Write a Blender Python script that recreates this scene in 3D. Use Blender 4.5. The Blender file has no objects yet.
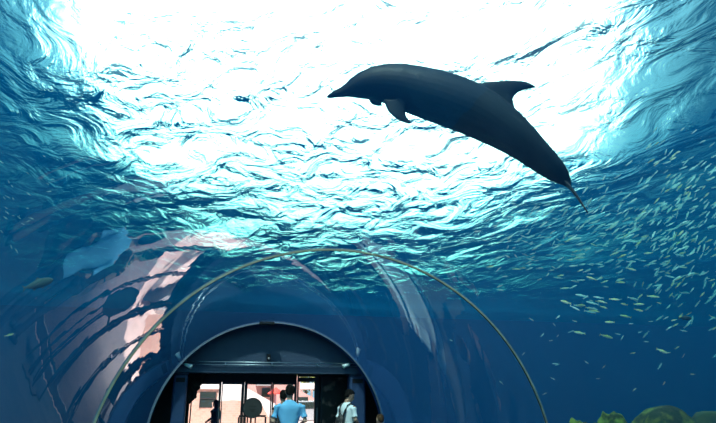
import bpy, bmesh, math, random
import numpy as np
from mathutils import Vector, Matrix, noise as mnoise
PI = math.pi
scene = bpy.context.scene
col = scene.collection
random.seed(7)
rng = np.random.default_rng(7)

# ------------------------------------------------------------------ camera
F = 620.0
YAW = 0.233; PITCH = 0.296
CAM = Vector((-1.393, 0.0, 1.40))
AXZ = 0.55          # height of the tunnel's axis
R = 2.5             # radius of the acrylic vault
Y_RING = 6.76; Y_END = 13.86
FW = Vector((math.sin(YAW)*math.cos(PITCH), math.cos(YAW)*math.cos(PITCH), math.sin(PITCH)))
RT = Vector((math.cos(YAW), -math.sin(YAW), 0))
UP = RT.cross(FW)
def ray(px, py): return FW + RT*((px-358)/F) + UP*((211.5-py)/F)
def at(px, py, d): return CAM + ray(px, py)*d          # at camera depth d
def aty(px, py, Y):
    r = ray(px, py); return CAM + r*((Y-CAM.y)/r.y)
cd = bpy.data.cameras.new('camera'); cam = bpy.data.objects.new('camera', cd); col.objects.link(cam)
cam.location = CAM; cam.rotation_euler = (PI/2+PITCH, 0, -YAW)
cd.sensor_width = 36; cd.lens = F/716*36; cd.clip_end = 500; cd.clip_start = 0.05
scene.camera = cam

# ------------------------------------------------------------------ materials
def mat(name, color=(.5,.5,.5), rough=.6, metal=0, noise=None, bump=0, bscale=20, spec=.5):
    m = bpy.data.materials.new(name); m.use_nodes = True
    nt = m.node_tree; b = nt.nodes['Principled BSDF']
    b.inputs['Base Color'].default_value = (*color, 1)
    b.inputs['Roughness'].default_value = rough; b.inputs['Metallic'].default_value = metal
    b.inputs['Specular IOR Level'].default_value = spec
    tc = nt.nodes.new('ShaderNodeTexCoord')
    if noise:
        c2, sc, lo, hi = noise
        n = nt.nodes.new('ShaderNodeTexNoise'); n.inputs['Scale'].default_value = sc; n.inputs['Detail'].default_value = 5
        nt.links.new(tc.outputs['Object'], n.inputs['Vector'])
        r = nt.nodes.new('ShaderNodeValToRGB')
        r.color_ramp.elements[0].position = lo; r.color_ramp.elements[1].position = hi
        r.color_ramp.elements[0].color = (*color, 1); r.color_ramp.elements[1].color = (*c2, 1)
        nt.links.new(n.outputs['Fac'], r.inputs['Fac']); nt.links.new(r.outputs['Color'], b.inputs['Base Color'])
    if bump:
        n = nt.nodes.new('ShaderNodeTexNoise'); n.inputs['Scale'].default_value = bscale; n.inputs['Detail'].default_value = 6
        nt.links.new(tc.outputs['Object'], n.inputs['Vector'])
        bp = nt.nodes.new('ShaderNodeBump'); bp.inputs['Strength'].default_value = bump; bp.inputs['Distance'].default_value = .05
        nt.links.new(n.outputs['Fac'], bp.inputs['Height']); nt.links.new(bp.outputs['Normal'], b.inputs['Normal'])
    return m
M = {}
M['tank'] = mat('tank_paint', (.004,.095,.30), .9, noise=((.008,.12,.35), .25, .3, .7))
M['tank_end'] = mat('tank_paint_haze', (.001,.06,.21), .9)  # darker copy of the tank paint, haze of the water put into its colour
M['navy'] = mat('navy_panel', (.035,.06,.11), .55, bump=.05, bscale=8)
M['navy_dark'] = mat('navy_dark', (.012,.018,.03), .6)
M['black'] = mat('black_wall', (.02,.02,.024), .6, bump=.2, bscale=10)
M['column'] = mat('blue_column', (.02,.045,.12), .5)
M['slot'] = mat('slot', (.004,.005,.008), .8)
M['frame'] = mat('door_frame', (.05,.045,.05), .4, metal=.3)
M['alu'] = mat('aluminium', (.45,.45,.47), .4, metal=.7)
M['ring'] = mat('joint_metal', (.36,.39,.30), .45, metal=.2, noise=((.27,.29,.23), 6, .4, .6))
M['rail'] = mat('rail_metal', (.4,.5,.55), .3, metal=.9)
M['lampwhite'] = mat('lamp_body', (.75,.85,.85), .3)
M['floor'] = mat('tunnel_floor', (.05,.06,.075), .95, noise=((.035,.04,.05), 3, .4, .6), spec=.1)
M['pave'] = mat('pink_paving', (.62,.44,.40), .8, noise=((.50,.36,.33), 2, .35, .65), bump=.2, bscale=12)
M['concrete'] = mat('concrete', (.35,.35,.36), .8, bump=.1)
M['fin'] = mat('fin_dark', (.018,.035,.055), .45)

def brick(name, c1, c2, mortar, sc):
    m = mat(name, c1, .85); nt = m.node_tree
    t = nt.nodes.new('ShaderNodeTexBrick'); t.inputs['Scale'].default_value = sc
    t.inputs['Color1'].default_value = (*c1,1); t.inputs['Color2'].default_value = (*c2,1); t.inputs['Mortar'].default_value = (*mortar,1)
    tc = nt.nodes['Texture Coordinate']
    mp = nt.nodes.new('ShaderNodeMapping'); mp.inputs['Rotation'].default_value = (PI/2, 0, 0)
    nt.links.new(tc.outputs['Object'], mp.inputs['Vector']); nt.links.new(mp.outputs['Vector'], t.inputs['Vector'])
    nt.links.new(t.outputs['Color'], nt.nodes['Principled BSDF'].inputs['Base Color'])
    return m
M['brick'] = brick('pink_brick', (.52,.31,.24), (.60,.38,.30), (.55,.42,.36), 2.0)
M['pinkwall'] = mat('pink_plaster', (.60,.36,.33), .85, noise=((.54,.32,.29), 1.5, .4, .6))
M['whitewall'] = mat('white_plaster', (.85,.82,.80), .8, noise=((.81,.78,.75), .6, .3, .7))
M['darkglass'] = mat('window_dark', (.03,.045,.04), .15)
M['roofwhite'] = mat('roof_white', (.8,.78,.76), .7)
M['red'] = mat('red_cloth', (.7,.06,.04), .7)
M['leaf'] = mat('leaves', (.10,.16,.03), .7, noise=((.28,.32,.06), 3, .35, .65))
M['bark'] = mat('bark', (.10,.07,.05), .9, bump=.5)
M['tyre'] = mat('tyre', (.02,.02,.02), .8)
M['carpaint'] = mat('silver_paint', (.6,.65,.68), .25, metal=.4)
M['rock'] = mat('rock', (.007,.009,.008), .95, noise=((.05,.065,.012), 2.2, .4, .65), bump=.9, bscale=5)
M['algae'] = mat('algae_rock', (.008,.012,.006), .95, noise=((.12,.15,.015), 5, .5, .66), bump=.9, bscale=9)
M['coral'] = mat('green_coral', (.01,.02,.004), .9, noise=((.13,.20,.025), 9, .4, .6), bump=.8, bscale=16)
M['darkrock'] = mat('dark_rock', (.02,.018,.018), .9, bump=.8, bscale=7)
M['skin'] = mat('skin', (.42,.24,.17), .6)
M['hair'] = mat('hair_black', (.008,.007,.007), .9, spec=.1, bump=.6, bscale=60)
M['hairbrown'] = mat('hair_brown', (.05,.028,.016), .9, spec=.1, bump=.6, bscale=60)
M['blueshirt'] = mat('blue_shirt', (.16,.50,.80), .8, bump=.25, bscale=9)
M['white'] = mat('white_cotton', (.82,.88,.90), .85, bump=.2, bscale=9)
M['blacknylon'] = mat('black_nylon', (.012,.012,.014), .6, bump=.3, bscale=25)
M['trousers'] = mat('trousers', (.03,.035,.05), .85, bump=.2, bscale=12)
M['khaki'] = mat('khaki', (.25,.20,.14), .85, bump=.2, bscale=12)
M['shoe'] = mat('shoe', (.03,.03,.03), .6)
M['darkcloth'] = mat('dark_cloth', (.02,.018,.02), .9, bump=.2, bscale=12)
M['stripe'] = mat('pale_collar', (.55,.52,.45), .8)
M['signface'] = mat('sign_face', (.022,.024,.024), .6)
M['signmark'] = mat('sign_mark', (.012,.012,.012), .6)
M['eye'] = mat('eye', (.01,.01,.01), .1)
M['reflglass'] = mat('dark_glass_reflections', (.025,.018,.016), .5, noise=((.40,.24,.19), 4.5, .55, .75))  # pinkish reflections in dark glass, painted as noise specks

# acrylic: one thin sheet that reflects by Fresnel and lets the rest through
def acrylic():
    m = bpy.data.materials.new('acrylic'); m.use_nodes = True; nt = m.node_tree; nt.nodes.clear()
    out = nt.nodes.new('ShaderNodeOutputMaterial'); mx = nt.nodes.new('ShaderNodeMixShader')
    g = nt.nodes.new('ShaderNodeBsdfGlossy'); g.inputs['Roughness'].default_value = 0.0
    g.inputs['Color'].default_value = (1,1,1,1)
    t = nt.nodes.new('ShaderNodeBsdfTransparent'); t.inputs['Color'].default_value = (.98,1,1,1)
    geo = nt.nodes.new('ShaderNodeNewGeometry'); tc = nt.nodes.new('ShaderNodeTexCoord')
    n = nt.nodes.new('ShaderNodeTexNoise'); n.inputs['Scale'].default_value = 2.2; n.inputs['Detail'].default_value = 2
    nt.links.new(tc.outputs['Object'], n.inputs['Vector'])
    bp = nt.nodes.new('ShaderNodeBump'); bp.inputs['Strength'].default_value = .25; bp.inputs['Distance'].default_value = ACR_BUMP
    nt.links.new(n.outputs['Fac'], bp.inputs['Height']); nt.links.new(bp.outputs['Normal'], g.inputs['Normal'])
    # Schlick curve on |N.I|
    d = nt.nodes.new('ShaderNodeVectorMath'); d.operation = 'DOT_PRODUCT'
    nt.links.new(geo.outputs['Normal'], d.inputs[0]); nt.links.new(geo.outputs['Incoming'], d.inputs[1])
    def mth(op, a, b=None):
        k = nt.nodes.new('ShaderNodeMath'); k.operation = op; k.use_clamp = False
        for i, v in enumerate((a, b)):
            if v is None: continue
            if isinstance(v, (int, float)): k.inputs[i].default_value = v
            else: nt.links.new(v, k.inputs[i])
        return k.outputs[0]
    a = mth('ABSOLUTE', d.outputs['Value'])
    p = mth('POWER', mth('SUBTRACT', 1.0, a), 5.0)
    f = mth('ADD', mth('MULTIPLY', p, .96), .04)
    f = mth('MINIMUM', mth('MULTIPLY', f, 1.0), 1.0)   # two faces of the sheet
    nt.links.new(f, mx.inputs[0]); nt.links.new(t.outputs[0], mx.inputs[1]); nt.links.new(g.outputs[0], mx.inputs[2])
    nt.links.new(mx.outputs[0], out.inputs['Surface'])
    return m
ACR_BUMP = .004
M['acrylic'] = acrylic()

# ------------------------------------------------------------------ mesh helpers
def link(name, bm, m, parent=None, smooth=False, loc=None):
    me = bpy.data.meshes.new(name)
    bmesh.ops.recalc_face_normals(bm, faces=bm.faces) if not getattr(bm, 'keepn', False) else None
    bm.to_mesh(me); bm.free()
    for x in (m if isinstance(m, (list, tuple)) else [m]): me.materials.append(x)
    if smooth:
        me.polygons.foreach_set('use_smooth', [True]*len(me.polygons))
    o = bpy.data.objects.new(name, me); col.objects.link(o)
    if parent: o.parent = parent
    if loc is not None: o.location = loc
    return o
def empty(name, loc=(0,0,0), rz=0):
    o = bpy.data.objects.new(name, None); col.objects.link(o); o.location = loc; o.rotation_euler = (0,0,rz)
    o.empty_display_size = .2
    return o
def tag(o, label=None, cat=None, group=None, kind=None):
    if label: o['label'] = label
    if cat: o['category'] = cat
    if group: o['group'] = group
    if kind: o['kind'] = kind
    return o
def box(bm, x0, x1, y0, y1, z0, z1, bev=0):
    r = bmesh.ops.create_cube(bm, size=1)
    vs = r['verts']
    for v in vs:
        v.co = Vector(((x0+x1)/2+v.co.x*(x1-x0), (y0+y1)/2+v.co.y*(y1-y0), (z0+z1)/2+v.co.z*(z1-z0)))
    if bev:
        es = list({e for v in vs for e in v.link_edges})
        bmesh.ops.bevel(bm, geom=es, offset=bev, segments=2, affect='EDGES', profile=.5)
def newbox(*a, **k):
    bm = bmesh.new(); box(bm, *a, **k); return bm
def ringloft(bm, rings, cap=True):
    """rings: list of lists of Vectors of equal length"""
    vr = [[bm.verts.new(p) for p in r] for r in rings]
    n = len(vr[0])
    for a, b in zip(vr[:-1], vr[1:]):
        for i in range(n):
            bm.faces.new((a[i], a[(i+1)%n], b[(i+1)%n], b[i]))
    if cap:
        bm.faces.new(list(reversed(vr[0]))); bm.faces.new(vr[-1])
def tube(bm, pts, rad, seg=10, up=None, flat=1.0, rounded=True):
    """tapered tube through pts, rounded at both ends"""
    pts = [Vector(p) for p in pts]
    if not isinstance(rad, (list, tuple)): rad = [rad]*len(pts)
    P = list(pts); Rr = list(rad)
    if rounded:
        d0 = (pts[0]-pts[1]).normalized(); d1 = (pts[-1]-pts[-2]).normalized()
        P = [pts[0]+d0*rad[0]*.95, pts[0]+d0*rad[0]*.6] + P + [pts[-1]+d1*rad[-1]*.6, pts[-1]+d1*rad[-1]*.95]
        Rr = [rad[0]*.3, rad[0]*.8] + Rr + [rad[-1]*.8, rad[-1]*.3]
    rings = []
    for i, p in enumerate(P):
        t = (P[min(i+1, len(P)-1)] - P[max(i-1, 0)]).normalized()
        u = Vector(up) if up else (Vector((0,0,1)) if abs(t.z) < .9 else Vector((0,1,0)))
        s = t.cross(u).normalized(); w = s.cross(t).normalized()
        rings.append([p + s*math.cos(a)*Rr[i] + w*math.sin(a)*Rr[i]*flat for a in [2*PI*k/seg for k in range(seg)]])
    ringloft(bm, rings)
def ellrings(bm, spec, seg=20):
    """spec: (cx, cy, z, rx, ry)"""
    ringloft(bm, [[Vector((cx+rx*math.cos(a), cy+ry*math.sin(a), z)) for a in [2*PI*k/seg for k in range(seg)]] for cx, cy, z, rx, ry in spec])
def ball(bm, c, r, sub=2, sc=(1,1,1)):
    res = bmesh.ops.create_icosphere(bm, subdivisions=sub, radius=1)
    for v in res['verts']: v.co = Vector((c[0]+v.co.x*r*sc[0], c[1]+v.co.y*r*sc[1], c[2]+v.co.z*r*sc[2]))
    return res['verts']
def cyl(bm, c0, c1, r, seg=16, r2=None):
    tube(bm, [c0, c1], [r, r if r2 is None else r2], seg, rounded=False)
def remeshed(o, voxel, smooth=6):
    md = o.modifiers.new('r', 'REMESH'); md.mode = 'VOXEL'; md.voxel_size = voxel; md.use_smooth_shade = True
    if smooth:
        s = o.modifiers.new('s', 'SMOOTH'); s.iterations = smooth; s.factor = .5
    dg = bpy.context.evaluated_depsgraph_get(); dg.update()
    me = bpy.data.meshes.new_from_object(o.evaluated_get(dg))
    mats = list(o.data.materials); old = o.data; o.modifiers.clear(); o.data = me
    me.materials.clear()
    for m_ in mats: me.materials.append(m_)
    me.polygons.foreach_set('use_smooth', [True]*len(me.polygons))
    me.name = o.name; bpy.data.meshes.remove(old)
    return o

# ------------------------------------------------------------------ tank
TX0, TX1, TY0, TY1 = -20.0, 24.0, -8.0, 28.0
ZB, ZSH, ZS = -1.5, 3.25, 5.7
def struct(name, bm, m, label=None, smooth=False, parent=None):
    o = link(name, bm, m, parent, smooth); o['kind'] = 'structure'
    if label: o['label'] = label; o['category'] = name.split('_')[0]
    return o
struct('wall_left', newbox(TX0-.3, TX0, TY0, TY1, ZB, ZS+.03), M['tank'], 'blue painted left side wall of the dolphin tank')
struct('wall_right', newbox(TX1, TX1+.3, TY0, TY1, ZB, ZS+.03), M['tank'], 'blue painted right side wall of the dolphin tank')
struct('wall_back', newbox(TX0, TX1, TY0-.3, TY0, ZB, ZS+.03), M['tank'], 'blue tank wall behind the viewer')
struct('wall_front', newbox(TX0, TX1, TY1, TY1+.3, ZSH-.25, ZS+.30), M['tank'], 'blue tank wall at the far end of the shallow water')
bm = bmesh.new(); box(bm, TX0, -R-.05, TY0, Y_END+.2, ZB-.3, ZB); box(bm, R+.05, TX1, TY0, Y_END+.2, ZB-.3, ZB)
struct('floor_tank', bm, M['tank'], 'blue floor of the deep tank on both sides of the tunnel')
struct('ceiling_hall', newbox(TX0, TX1, Y_END+.24, TY1, ZSH-.15, ZSH), M['tank'], 'slab of the shallow water shelf above the exit hall')
# end wall with the arched opening
def arch_pts(r, n=48, zlow=0.0):
    a0 = math.asin((zlow-AXZ)/r)
    return [Vector((r*math.cos(a), 0, AXZ+r*math.sin(a))) for a in np.linspace(a0, PI-a0, n)]
bm = bmesh.new()
ap = arch_pts(R-.02)
def outer(p):
    d = Vector((p.x, 0, p.z-AXZ)); ts = []
    if d.z > 1e-6: ts.append((ZSH-AXZ)/d.z)
    if d.x > 1e-6: ts.append((TX1)/d.x)
    if d.x < -1e-6: ts.append(TX0/d.x)
    if d.z < -1e-6: ts.append((ZB-AXZ)/d.z)
    t = min(ts); return Vector((d.x*t, 0, AXZ+d.z*t))
for y in (Y_END, Y_END+.2):
    a = [bm.verts.new(p+Vector((0,y,0))) for p in ap]; b = [bm.verts.new(outer(p)+Vector((0,y,0))) for p in ap]
    for i in range(len(ap)-1): bm.faces.new((a[i], a[i+1], b[i+1], b[i]))
    if y == Y_END: a_f, b_f = a, b
for i in range(len(ap)-1): bm.faces.new((a_f[i], a_f[i+1], a[i+1], a[i]))
# lower corners beside the tunnel
for sx, X in ((1, TX1), (-1, TX0)):
    x0, x1 = sorted((sx*(R-.05), X)); box(bm, x0, x1, Y_END+.001, Y_END+.199, ZB, 0.02)
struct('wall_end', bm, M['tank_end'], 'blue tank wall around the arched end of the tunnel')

# tunnel floor and vault
struct('floor', newbox(-R-.05, R+.05, -5, Y_END+.2, -.25, 0), M['floor'], 'dark walkway floor of the tunnel')
struct('floor_lobby', newbox(-5, 5, Y_END+.2, 14.9, -.25, 0), M['floor'], 'dark floor of the lobby before the exit doors')
struct('floor_hall', newbox(TX0, TX1, 14.9, TY1+.3, -.25, 0), M['pave'], 'pale pink paved floor just outside the tunnel')
def vault(y0, y1):
    bm = bmesh.new(); pts = arch_pts(R, 96)
    ys = np.linspace(y0, y1, 24)
    rows = [[bm.verts.new((p.x, y, p.z)) for p in pts] for y in ys]
    for a, b in zip(rows[:-1], rows[1:]):
        for i in range(len(pts)-1): bm.faces.new((a[i], b[i], b[i+1], a[i+1]))
    return bm
struct('ceiling', vault(-5, Y_RING-.02), M['acrylic'], 'clear acrylic vault panel nearest the viewer', True)
struct('ceiling', vault(Y_RING+.02, Y_END-.02), M['acrylic'], 'clear acrylic vault panel between the joint ring and the exit', True)
def hoop(bm, y, r_in, r_out, w):
    pin, pout = arch_pts(r_in, 120), arch_pts(r_out, 120)
    rings = [[Vector((a.x, y-w, a.z)), Vector((a.x, y+w, a.z)), Vector((b.x, y+w, b.z)), Vector((b.x, y-w, b.z))] for a, b in zip(pin, pout)]
    ringloft(bm, rings)
bm = bmesh.new(); hoop(bm, Y_RING, R-.016, R+.003, .015)
jr = link('joint_ring', bm, M['ring']); tag(jr, 'slim greenish metal joint ring arching across the clear acrylic tunnel', 'ring')
bm = bmesh.new(); hoop(bm, Y_RING, R-.019, R-.016, .004)
o = link('sealant_strip', bm, M['slot'], jr)
bm = bmesh.new(); hoop(bm, Y_END-.02, R-.022, R-.002, .012)
tag(link('arch_trim', bm, M['alu']), 'thin pale metal trim around the arched tunnel exit', 'trim')

# ------------------------------------------------------------------ water volume
wm = bpy.data.materials.new('tank_water'); wm.use_nodes = True; nt = wm.node_tree; nt.nodes.clear()
out = nt.nodes.new('ShaderNodeOutputMaterial')
va = nt.nodes.new('ShaderNodeVolumeAbsorption'); vs = nt.nodes.new('ShaderNodeVolumeScatter'); ad = nt.nodes.new('ShaderNodeAddShader')
ABS = (.19, .060, .020); SCA = (.0002, .0220, .080)
va.inputs['Density'].default_value = max(ABS); va.inputs['Color'].default_value = tuple(1-a/max(ABS) for a in ABS)+(1,)
vs.inputs['Density'].default_value = max(SCA); vs.inputs['Color'].default_value = tuple(a/max(SCA) for a in SCA)+(1,)
vs.inputs['Anisotropy'].default_value = .35
nt.links.new(va.outputs[0], ad.inputs[0]); nt.links.new(vs.outputs[0], ad.inputs[1]); nt.links.new(ad.outputs[0], out.inputs['Volume'])
e = .004; ZV = ZS-.02
bm = bmesh.new()
rv = R+.006
prof = [(-TX0*-1+e, ZB+e), (-rv, ZB+e)] + [(-p.x, p.z) for p in arch_pts(rv, 96, 0.0)] + [(rv, ZB+e), (TX1-e, ZB+e), (TX1-e, ZV), (TX0+e, ZV)]
# arch must run from left to right
prof = [(TX0+e, ZB+e), (-rv, ZB+e)] + [(p.x, p.z) for p in reversed(arch_pts(rv, 96, 0.0))] + [(rv, ZB+e), (TX1-e, ZB+e), (TX1-e, ZV), (TX0+e, ZV)]
f0 = [bm.verts.new((x, TY0+e, z)) for x, z in prof]; f1 = [bm.verts.new((x, Y_END-e, z)) for x, z in prof]
from mathutils.geometry import tessellate_polygon
for tri in tessellate_polygon([[Vector((x, z, 0)) for x, z in prof]]):
    bm.faces.new([f0[i] for i in tri]); bm.faces.new([f1[i] for i in reversed(tri)])
for i in range(len(prof)):
    j = (i+1) % len(prof); bm.faces.new((f0[j], f0[i], f1[i], f1[j]))
bmesh.ops.triangulate(bm, faces=[f for f in bm.faces if len(f.verts) > 4])
w1 = link('tank_water', bm, wm)
tag(w1, 'clear blue water filling the deep tank around the tunnel', 'water', kind='stuff')
w2 = link('tank_water', newbox(TX0+e, TX1-e, Y_END-e+.001, TY1-e, ZSH+e, ZV), wm)
tag(w2, 'clear blue water in the shallow part above the exit', 'water', kind='stuff')

# ------------------------------------------------------------------ rippled surface
sm = bpy.data.materials.new('water_surface'); sm.use_nodes = True; nt = sm.node_tree; nt.nodes.clear()
out = nt.nodes.new('ShaderNodeOutputMaterial'); mx = nt.nodes.new('ShaderNodeMixShader')
gl = nt.nodes.new('ShaderNodeBsdfGlass'); gl.inputs['IOR'].default_value = 1.055; gl.inputs['Roughness'].default_value = 0
tr = nt.nodes.new('ShaderNodeBsdfTransparent'); 
sg = nt.nodes.new('ShaderNodeNewGeometry'); sdp = nt.nodes.new('ShaderNodeVectorMath'); sdp.operation = 'DOT_PRODUCT'
nt.links.new(sg.outputs['Normal'], sdp.inputs[0]); nt.links.new(sg.outputs['Incoming'], sdp.inputs[1])
sab = nt.nodes.new('ShaderNodeMath'); sab.operation = 'ABSOLUTE'; nt.links.new(sdp.outputs['Value'], sab.inputs[0])
smr = nt.nodes.new('ShaderNodeMapRange'); smr.inputs['From Min'].default_value = .35; smr.inputs['From Max'].default_value = .8; smr.inputs['To Min'].default_value = 0; smr.inputs['To Max'].default_value = .30
nt.links.new(sab.outputs[0], smr.inputs['Value']); nt.links.new(smr.outputs[0], mx.inputs[0])
tc = nt.nodes.new('ShaderNodeTexCoord')
mp = nt.nodes.new('ShaderNodeMapping'); mp.inputs['Scale'].default_value = (1.7, 1.0, 1.0); mp.inputs['Rotation'].default_value = (0,0,.35)
n = nt.nodes.new('ShaderNodeTexNoise'); n.inputs['Scale'].default_value = 1.0; n.inputs['Detail'].default_value = 5; n.inputs['Distortion'].default_value = 1.0
bp = nt.nodes.new('ShaderNodeBump'); bp.inputs['Strength'].default_value = 1; bp.inputs['Distance'].default_value = .26
nt.links.new(tc.outputs['Object'], mp.inputs['Vector']); nt.links.new(mp.outputs[0], n.inputs['Vector'])
nt.links.new(n.outputs['Fac'], bp.inputs['Height']); nt.links.new(bp.outputs[0], gl.inputs['Normal'])
nt.links.new(gl.outputs[0], mx.inputs[1]); nt.links.new(tr.outputs[0], mx.inputs[2]); nt.links.new(mx.outputs[0], out.inputs['Surface'])
xs = np.arange(TX0+.01, TX1-.005, .10); ys = np.arange(TY0+.01, TY1-.005, .10)
XX, YY = np.meshgrid(xs, ys)
H = np.zeros_like(XX)
for lam, amp, k in ((8, .09, 5), (4.0, .08, 8), (2.0, .035, 12), (1.0, .010, 16)):
    for _ in range(k):
        th = rng.normal(.45, .9); l = lam*rng.uniform(.75, 1.3); ph = rng.uniform(0, 2*PI)
        H += amp/math.sqrt(k)*np.sin(2*PI/l*(XX*math.cos(th)+YY*math.sin(th))+ph)
H = np.clip(H, -.42, .42)
me = bpy.data.meshes.new('water_surface')
ny, nx = XX.shape
co = np.stack([XX, YY, ZS+H], -1).reshape(-1, 3)
idx = np.arange(nx*ny).reshape(ny, nx)
q = np.stack([idx[:-1,:-1], idx[:-1,1:], idx[1:,1:], idx[1:,:-1]], -1).reshape(-1, 4)
me.vertices.add(len(co)); me.vertices.foreach_set('co', co.ravel())
me.loops.add(q.size); me.loops.foreach_set('vertex_index', q.ravel())
me.polygons.add(len(q)); me.polygons.foreach_set('loop_start', np.arange(0, q.size, 4)); me.polygons.foreach_set('loop_total', np.full(len(q), 4))
me.update(calc_edges=True); me.polygons.foreach_set('use_smooth', [True]*len(q)); me.materials.append(sm)
ws = bpy.data.objects.new('water_surface', me); col.objects.link(ws)
tag(ws, 'rippling sunlit water surface seen from below', 'water', kind='stuff')

# ------------------------------------------------------------------ sky and sun
world = bpy.data.worlds.new('sky'); scene.world = world; world.use_nodes = True; nt = world.node_tree; nt.nodes.clear()
out = nt.nodes.new('ShaderNodeOutputWorld'); bg = nt.nodes.new('ShaderNodeBackground')
tc = nt.nodes.new('ShaderNodeTexCoord')
AZ = .205; EL = .50
sd = Vector((math.sin(AZ)*math.cos(EL), math.cos(AZ)*math.cos(EL), math.sin(EL)))
dt = nt.nodes.new('ShaderNodeVectorMath'); dt.operation = 'DOT_PRODUCT'; dt.inputs[1].default_value = sd
nrm = nt.nodes.new('ShaderNodeVectorMath'); nrm.operation = 'NORMALIZE'
nt.links.new(tc.outputs['Generated'], nrm.inputs[0]); nt.links.new(nrm.outputs[0], dt.inputs[0])
rp = nt.nodes.new('ShaderNodeValToRGB'); rp.color_ramp.interpolation = 'EASE'
rp.color_ramp.elements[0].position = .845; rp.color_ramp.elements[0].color = (.05,.20,.33,1)
rp.color_ramp.elements[1].position = .935; rp.color_ramp.elements[1].color = (9,9.3,9.5,1)
el = rp.color_ramp.elements.new(.90); el.color = (.5,1.0,1.3,1)
nt.links.new(dt.outputs['Value'], rp.inputs['Fac']); nt.links.new(rp.outputs['Color'], bg.inputs['Color'])
bg.inputs['Strength'].default_value = 1.0
nt.links.new(bg.outputs[0], out.inputs['Surface'])
ld = bpy.data.lights.new('sun', 'SUN'); ld.energy = 13; ld.angle = .05; ld.color = (1, .97, .92)
so = bpy.data.objects.new('sun', ld); col.objects.link(so)
SUN = Vector((-.30, -.50, 1)).normalized()
so.rotation_euler = SUN.to_track_quat('Z', 'Y').to_euler(); so.location = (0, 8, 20)

# ------------------------------------------------------------------ dolphin
DD = 6.1
def dp(px, py, off=0.0):
    return CAM + (FW + RT*((px-358)/F) + UP*((211.5-py)/F))*(DD+off)
def make_dolphin():
    bm = bmesh.new()
    # centre px, py, radius px, lateral ratio
    S = [(326.5,97.3,.9,1.1),(329,96.4,2.2,1.2),(335,94.2,3.8,1.15),(343,91.8,5.4,1.1),(348,90.2,7.4,1.05),(354,88.0,10.6,.95),(362,85.8,13.6,.92),
         (372,83.6,16.6,.92),(384,83.4,19.4,.92),(398,85.2,22.0,.92),(414,89.6,24.2,.92),(431,94.5,25.8,.9),(449,100.2,26.4,.88),
         (467,107.2,26.2,.86),(484,115.8,25.0,.84),(499,125.0,22.8,.82),(512,134.0,20.4,.80),(524,143.6,17.8,.76),(536,154,15.4,.72),(547,163.6,13.4,.62),
         (556,171.6,11.2,.5),(562.5,177.4,8.4,.42),(566.5,182,5.2,.4),(569.5,186.5,2.6,.6)]
    px2m = DD/F
    rings = []
    for i, (x, y, r, lr) in enumerate(S):
        a = S[max(i-1,0)]; b = S[min(i+1,len(S)-1)]
        t = (dp(b[0],b[1])-dp(a[0],a[1])).normalized()
        lat = (dp(x,y)-CAM).normalized()
        dor = t.cross(lat).normalized()
        if dor.z < 0: dor = -dor
        lat = dor.cross(t).normalized()
        c = dp(x,y)
        rings.append([c + dor*math.cos(q)*r*px2m + lat*math.sin(q)*r*lr*px2m for q in [2*PI*k/28 for k in range(28)]])
    ringloft(bm, rings)
    view = FW
    def finloft(pairs, th):
        """pairs: (leading px, py, off), (trailing px, py, off) from root to tip; lens-shaped sections"""
        rings = []
        P = [(dp(*a), dp(*b)) for a, b in pairs]
        for i, (a, b) in enumerate(P):
            i0, i1 = max(i-1, 0), min(i+1, len(P)-1)
            sp = (P[i1][0]+P[i1][1])/2-(P[i0][0]+P[i0][1])/2
            ch = b-a; nr = ch.cross(sp).normalized() if ch.length > 1e-6 else nr
            t = th[i]
            rings.append([a+ch*(.5-.5*math.cos(q))+nr*(math.sin(q)*t*(1 if q < PI else 1)) for q in [2*PI*k/16 for k in range(16)]])
        ringloft(bm, rings)
    # dorsal fin
    finloft([((462,92,0),(518,118,0)),((474,84,0),(515,107,0)),((487,81.4,0),(513.2,99.5,0)),((500,80.6,0),(515,95.5,0)),((512,80.0,0),(519,92.3,0)),((522,80.6,0),(525,90,0)),((530,82.6,0),(531,88.6,0)),((535,85.6,0),(535.4,88.0,0)),((537,87.6,0),(537.2,88,0))],
            [.05,.035,.028,.024,.020,.016,.012,.009,.006])
    # near flipper, reaching down and back towards the viewer
    finloft([((383,100,-.13),(406,102,-.12)),((387,110,-.17),(406.5,107.5,-.13)),((392,115.6,-.19),(405.6,111.8,-.14)),((399,120.4,-.19),(406.5,116.4,-.15)),((407,123.6,-.18),(410,121,-.16)),((414,125,-.17),(414.4,125.3,-.17))],
            [.035,.026,.020,.015,.010,.006])
    # far flipper
    finloft([((367,95,.10),(383,97,.10)),((368.3,99.5,.15),(383,99.5,.15)),((370.4,103.5,.20),(382.5,101.8,.20)),((375.5,105.8,.26),(382,103.8,.26)),((382.8,106.2,.31),(383.2,106,.31))], [.03,.024,.018,.012,.007])
    # flukes: two lobes spreading sideways, seen almost edge-on
    finloft([((562,178,.02),(570,189,.02)),((568,184,-.08),(573,191.5,-.08)),((574,191.5,-.18),(577.5,197,-.17)),((582,203.5,-.27),(583.5,206.5,-.26)),((590.5,217.5,-.34),(590.7,218,-.34))], [.016,.014,.013,.012,.009])
    finloft([((562,178,-.02),(570,189,-.02)),((567,183.6,.10),(572,191,.08)),((572,190,.22),(575,195,.20)),((577,198,.31),(578,199.4,.30)),((581,203.5,.36),(581.3,204,.36))], [.014,.012,.010,.008,.005])
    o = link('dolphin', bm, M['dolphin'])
    remeshed(o, .009, 5)
    # belly paler than back: face materials by side is avoided, colour comes from the shader below
    return o
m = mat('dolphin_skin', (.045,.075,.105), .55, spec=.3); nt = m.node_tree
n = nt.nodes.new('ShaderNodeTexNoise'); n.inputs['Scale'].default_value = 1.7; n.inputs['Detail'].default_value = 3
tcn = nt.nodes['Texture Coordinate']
sep = nt.nodes.new('ShaderNodeSeparateXYZ'); gg = nt.nodes.new('ShaderNodeNewGeometry')
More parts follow.
